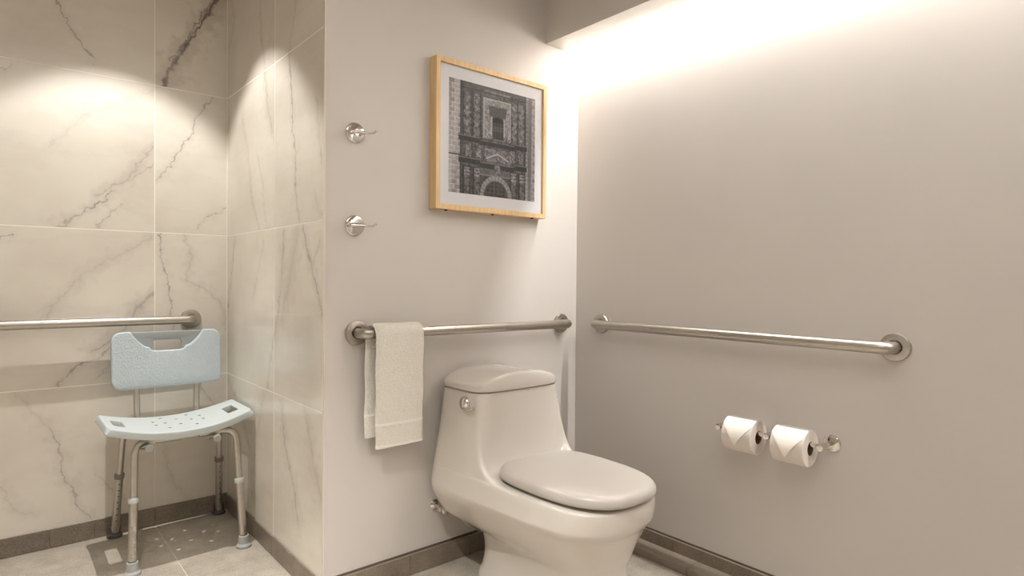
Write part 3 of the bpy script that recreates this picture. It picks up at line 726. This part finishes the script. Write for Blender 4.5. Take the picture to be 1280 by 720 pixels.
def roll(yc, label, rad=.0555):
    zc = AZ-.0115; xc = AX+.005
    root = empty('toilet_roll', (xc, yc, zc), label, 'toilet roll', 'toilet rolls on the double holder')
    h = .0505
    bm = lathe(bmesh.new(), [(.0215, -h), (rad-.002, -h), (rad, -h+.002), (rad, h-.002), (rad-.002, h), (.0215, h), (.0215, -h)], (0, 0, 0), (0, 1, 0), 72)
    autosmooth(link('paper', bm, PAPER_SHADE, root), 35)
    autosmooth(link('core', lathe(bmesh.new(), [(.0200, -h+.001), (.0214, -h+.001), (.0214, h-.001), (.0200, h-.001), (.0200, -h+.001)], (0, 0, 0), (0, 1, 0), 40), KRAFT, root), 40)
    # last sheet folded to a point: wraps the top of the roll towards the room and ends in a triangle
    bm = bmesh.new(); R1 = rad+.0008; a0, a1, a2 = math.radians(80), math.radians(172), math.radians(204); ny, na = 12, 26
    V = []; rows = []
    for i in range(na+1):
        a = a0+(a2-a0)*i/na; f = 1 if a <= a1-0.62 else max(0.0, 1-(a-(a1-.62))/(a2-(a1-.62)))
        lift = .0 if a < a1-.7 else .009*((a-(a1-.7))/(a2-(a1-.7)))**1.6
        rows.append([bm.verts.new(((R1+lift)*math.cos(a), (2*j/ny-1)*(h-.0008)*f, (R1+lift)*math.sin(a))) for j in range(ny+1)])
    for r0, r1 in zip(rows[:-1], rows[1:]):
        for j in range(ny):
            try: bm.faces.new((r0[j], r0[j+1], r1[j+1], r1[j]))
            except ValueError: pass
    bmesh.ops.remove_doubles(bm, verts=bm.verts, dist=1e-5)
    bmesh.ops.solidify(bm, geom=bm.faces[:], thickness=.0007)
    autosmooth(link('folded_sheet', bm, PAPER_LIT, root), 40)
roll(-.998, 'right-hand toilet roll with a pointed sheet fold, nearest the round wall flange')
roll(-.834, 'left-hand toilet roll with a pointed sheet fold, nearer the toilet')

# ---------------------------------------------------------------- shower chair
CX, CYc = -1.388, .83
chair = empty('shower_chair', (CX, CYc, 0), 'pale blue plastic shower chair with aluminium legs in the tiled corner', 'chair')
TC = Matrix.Translation(-chair.location)
# seat: curved slab with two hand holes
SX0, SX1, SY0, SY1 = -1.652, -1.168, .632, .928
def seat_z(x):
    u = (x-(SX0+SX1)/2)/((SX1-SX0)/2)
    return .478+.042*abs(u)**2.1
hw_, hd_ = .018, .060     # hand hole half size in x and y
hxl, hxr = SX0+.047, SX1-.047; hyc = (SY0+SY1)/2
xs_ = sorted(set([SX0, SX0+.012, hxl-hw_, hxl+hw_, SX1, SX1-.012, hxr-hw_, hxr+hw_] + [hxl+hw_+(hxr-hxl-2*hw_)*k/13 for k in range(1, 13)]))
ys_ = [SY0, SY0+.014, SY0+.04, hyc-hd_, hyc-hd_+.03, hyc, hyc+hd_-.03, hyc+hd_, SY1-.04, SY1-.014, SY1]
def shape_y(x, y):
    # the ends taper and their corners are cut
    u = abs(x-(SX0+SX1)/2)/((SX1-SX0)/2); k = 1-.11*max(0, (u-.45)/.55)**1.4
    bow = .010*(1-u*u)
    s = (y-hyc)/((SY1-SY0)/2)
    return hyc+(y-hyc)*k + (s*bow if abs(s) > .6 else 0) + .045*(x-CX)
bm = bmesh.new(); gv = {}
for i, x in enumerate(xs_):
    for j, y in enumerate(ys_):
        xx = x
        if i in (0, len(xs_)-1) and j in (0, len(ys_)-1): xx = x+(.012 if i == 0 else -.012)
        gv[i, j] = bm.verts.new((xx, shape_y(x, y), seat_z(x)))
for i in range(len(xs_)-1):
    for j in range(len(ys_)-1):
        mx_, my_ = (xs_[i]+xs_[i+1])/2, (ys_[j]+ys_[j+1])/2
        if abs(my_-hyc) < hd_ and (abs(mx_-hxl) < hw_ or abs(mx_-hxr) < hw_): continue
        bm.faces.new((gv[i, j], gv[i+1, j], gv[i+1, j+1], gv[i, j+1]))
bmesh.ops.recalc_face_normals(bm, faces=bm.faces)
if sum(f.normal.z for f in bm.faces) < 0: bmesh.ops.reverse_faces(bm, faces=bm.faces)
r = bmesh.ops.solidify(bm, geom=bm.faces[:], thickness=.028)
# crease-like support: bevel outer rims, then subdivide
bm.normal_update()
es = [e for e in bm.edges if len(e.link_faces) == 2 and e.calc_face_angle() > math.radians(50)]
bmesh.ops.bevel(bm, geom=es, offset=.0045, segments=2, affect='EDGES', profile=.5)
bm.transform(TC)
seat = link('seat', bm, BLUEP, chair, True)
ss = seat.modifiers.new('sub', 'SUBSURF'); ss.levels = 2; ss.render_levels = 2
# drain holes drilled through the seat, where the light dots on the floor show them
dots = [(-1.294, 0.972), (-1.249, 0.897), (-1.412, 0.966), (-1.353, 0.908), (-1.296, 0.851), (-1.251, 0.814), (-1.458, 0.884), (-1.412, 0.847), (-1.356, 0.791), (-1.297, 0.733), (-1.458, 0.804), (-1.414, 0.728)]   # where the light dots fall on the floor, in metres
hb = bmesh.new()
for gx, gy in dots:
    t = .475/LAMP[2]; x = gx+(LAMP[0]-gx)*t; y = gy+(LAMP[1]-gy)*t
    if SX0+.09 < x < SX1-.09 and SY0+.02 < y < SY1-.02:
        dr = Vector((LAMP[0]-gx, LAMP[1]-gy, LAMP[2])).normalized()
        tube(hb, [Vector((x, y, .475))-dr*.06, Vector((x, y, .475))+dr*.07], .0062, 14)
hb.transform(TC); bmesh.ops.recalc_face_normals(hb, faces=hb.faces)
hm = bpy.data.meshes.new('drill'); hb.to_mesh(hm); hb.free(); drill = bpy.data.objects.new('drill', hm); COL.objects.link(drill)
drill.matrix_world = Matrix.Translation(chair.location)
bpy.context.view_layer.update()
bo = seat.modifiers.new('holes', 'BOOLEAN'); bo.operation = 'DIFFERENCE'; bo.solver = 'EXACT'; bo.object = drill
me2 = bpy.data.meshes.new_from_object(seat.evaluated_get(bpy.context.evaluated_depsgraph_get()))
seat.modifiers.clear(); seat.data = me2; bpy.data.objects.remove(drill); autosmooth(seat, 40)
# plates cut from 2D outlines (with holes)
def rrect(x0, x1, z0, z1, r, n=8):
    out = []
    for cx_, cz_, a in ((x1-r, z1-r, 0), (x0+r, z1-r, 90), (x0+r, z0+r, 180), (x1-r, z0+r, 270)):
        for k in range(n+1):
            t = math.radians(a+90*k/n); out.append((cx_+r*math.cos(t), cz_+r*math.sin(t)))
    return out
def plate(outlines, thick, bev, res=3):
    cu = bpy.data.curves.new('tmp', 'CURVE'); cu.dimensions = '2D'; cu.fill_mode = 'BOTH'
    cu.extrude = max(thick/2-bev, 1e-4); cu.bevel_depth = bev; cu.bevel_resolution = res; cu.offset = -bev
    for pts in outlines:
        s = cu.splines.new('POLY'); s.points.add(len(pts)-1); s.use_cyclic_u = True
        for k, (a, b) in enumerate(pts): s.points[k].co = (a, b, 0, 1)
    o = bpy.data.objects.new('tmp', cu); COL.objects.link(o)
    me = bpy.data.meshes.new_from_object(o.evaluated_get(bpy.context.evaluated_depsgraph_get()))
    bpy.data.objects.remove(o); me.materials.clear(); return me
BX0, BX1, BZ0, BZ1 = -1.606, -1.211, .598, .824
bxc = (BX0+BX1)/2
# front shell: rounded board with a scoop out of the top middle
outline = rrect(BX0, BX1, BZ0, BZ1, .038)
# insert scoop between right-top arc end and left-top arc start
n8 = 9
sc = []
for k in range(13):
    t = k/12; sc.append((bxc+.132-.066*t, BZ1-.064*(1-(1-t)**1.7)))
low = sc[-1][1]-.010
sc += [(bxc+.060, low), (bxc+.052, low-.004), (bxc+.03, low-.006), (bxc-.03, low-.006), (bxc-.052, low-.004), (bxc-.060, low)]
sc += [(2*bxc-a, b) for a, b in sc[:13][::-1]]
shell_outline = outline[:n8] + sc + outline[n8:]
me = plate([shell_outline], .026, .006)
back = autosmooth(link('backrest', me, BLUET, chair), 40)
tilt = math.radians(90-4)
by = .935
def place_plate(o, yoff):
    # plate local XY -> world X, Z; recline a little about its lower edge
    M = Matrix.Translation((0, by+yoff, BZ0)) @ Matrix.Rotation(-math.radians(4), 4, 'X') @ Matrix.Rotation(PI/2, 4, 'X') @ Matrix.Translation((0, -BZ0, 0))
    o.data.transform(TC @ M)
def curve_back(o):
    for v in o.data.vertices:
        u = (v.co.x-(bxc-CX))/.2; v.co.y += -.012*u*u+.006
place_plate(back, 0); curve_back(back)
hole = rrect(bxc-.050, bxc+.052, BZ1-.080, BZ1-.038, .010, 5)
me = plate([rrect(bxc-.135, bxc+.135, BZ1-.115, BZ1-.003, .012, 4), hole], .010, .003)
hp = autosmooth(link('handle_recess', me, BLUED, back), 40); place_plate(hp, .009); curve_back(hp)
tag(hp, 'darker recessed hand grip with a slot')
# back support tubes
for x0, x1 in ((-1.516, -1.520), (-1.300, -1.297)):
    bm = tube(bmesh.new(), fillet([(x0, .82, .444), (x0, .942, .448), (x0, .954, .50), (x1, .9595, .72)], .03, 6), .0115, 18); bm.transform(TC)
    autosmooth(link('back_tube', bm, ALU, chair), 60)
# legs
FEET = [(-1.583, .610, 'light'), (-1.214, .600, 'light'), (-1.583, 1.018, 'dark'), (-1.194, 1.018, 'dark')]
TOPS = [(-1.568, .668), (-1.225, .668), (-1.572, .895), (-1.226, .895)]
ZT = .449
for (fx_, fy_, kind), (tx_, ty_) in zip(FEET, TOPS):
    s = 1 if tx_ < CX else -1
    F0 = Vector((fx_, fy_, 0)); P1 = Vector((tx_, ty_, ZT)); d = (P1-F0)
    at = lambda z: F0+d*(z/ZT)
    inner = Vector((CX-s*.03, ty_+(.0), ZT-.002))
    zc = .25 if kind == 'light' else .262
    bm = tube(bmesh.new(), fillet([at(zc-.01), P1, inner], .05, 10), .0125, 20); bm.transform(TC)
    leg = autosmooth(link('leg', bm, ALU, chair), 60)
    bm = tube(bmesh.new(), [at(.012), at(zc+.01)], .0145, 20); bm.transform(TC); ext = autosmooth(link('extension_tube', bm, ALU, leg), 60)
    # adjusting collar
    u = d.normalized(); bm = lathe(bmesh.new(), [(.013, -.009), (.0168, -.009), (.0175, -.007), (.0175, .007), (.0168, .009), (.0125, .010)], at(zc), u, 28); bm.transform(TC)
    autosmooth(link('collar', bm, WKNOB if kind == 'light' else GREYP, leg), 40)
    # rubber foot
    bm = lathe(bmesh.new(), [(0, .0003), (.0265, .0003), (.0275, .003), (.0275, .008), (.0235, .0125), (.0205, .016), (.0185, .044), (.0165, .046), (.0140, .046)], F0, (0, 0, 1), 32); bm.transform(TC)
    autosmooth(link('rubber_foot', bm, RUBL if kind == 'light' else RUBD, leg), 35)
    # height holes facing the room
    hb = bmesh.new()
    if kind == 'dark':
        for k in range(7):
            c = at(.075+.026*k); dirv = Vector((-.04, -1, 0)).normalized()
            lathe(hb, [(0, .0002), (.0036, .0002), (.0042, -.003)], c+dirv*.0146, dirv, 14)
        hb.transform(TC); link('adjusting_holes', hb, DARK, leg)
    else: hb.free()
# cross bars under the seat joining front and rear frames
for x in (-1.515, -1.295):
    bm = tube(bmesh.new(), [(x, .655, ZT-.002), (x, .908, ZT-.002)], .0115, 18); bm.transform(TC); autosmooth(link('cross_bar', bm, ALU, chair), 60)
for x in (-1.527, -1.302):
    bm = lathe(bmesh.new(), [(0, 0), (.010, 0), (.010, .006), (.0135, .008), (.0145, .011), (.0145, .017), (.0125, .020), (0, .0205)], (x, .638, ZT-.019), (-.1, -1, 0), 24); bm.transform(TC)
    kb = autosmooth(link('knob', bm, RUBL, chair), 40)
    bm = box(bmesh.new(), (x-.022, .642, ZT-.027), (x+.014, .666, ZT-.023), .001, 1); bm.transform(TC); link('bracket', bm, ALU, kb)
    # (bracket under each knob)
# worn label strip on the front left extension tube
F0 = Vector((FEET[0][0], FEET[0][1], 0)); P1 = Vector((TOPS[0][0], TOPS[0][1], ZT))
STK = mat('worn silver sticker', srgb(170, 163, 154), .4, .3, noise=.35, nscale=130)
bm = bmesh.new(); rows = []
tocam = Vector((.15, -1, 0)).normalized()
side = Vector((tocam.y, -tocam.x, 0))
for k in range(9):
    c = F0+(P1-F0)*((.058+.11*k/8)/ZT); rows.append([bm.verts.new(c+(tocam*math.cos(a)+side*math.sin(a))*.0149) for a in [math.radians(-20+60*i/6) for i in range(7)]])
for a, b in zip(rows[:-1], rows[1:]):
    for i in range(6): bm.faces.new((a[i], a[i+1], b[i+1], b[i]))
bm.transform(TC); tag(link('sticker', bm, STK, bpy.data.objects['leg'], True), 'worn silver label strip')
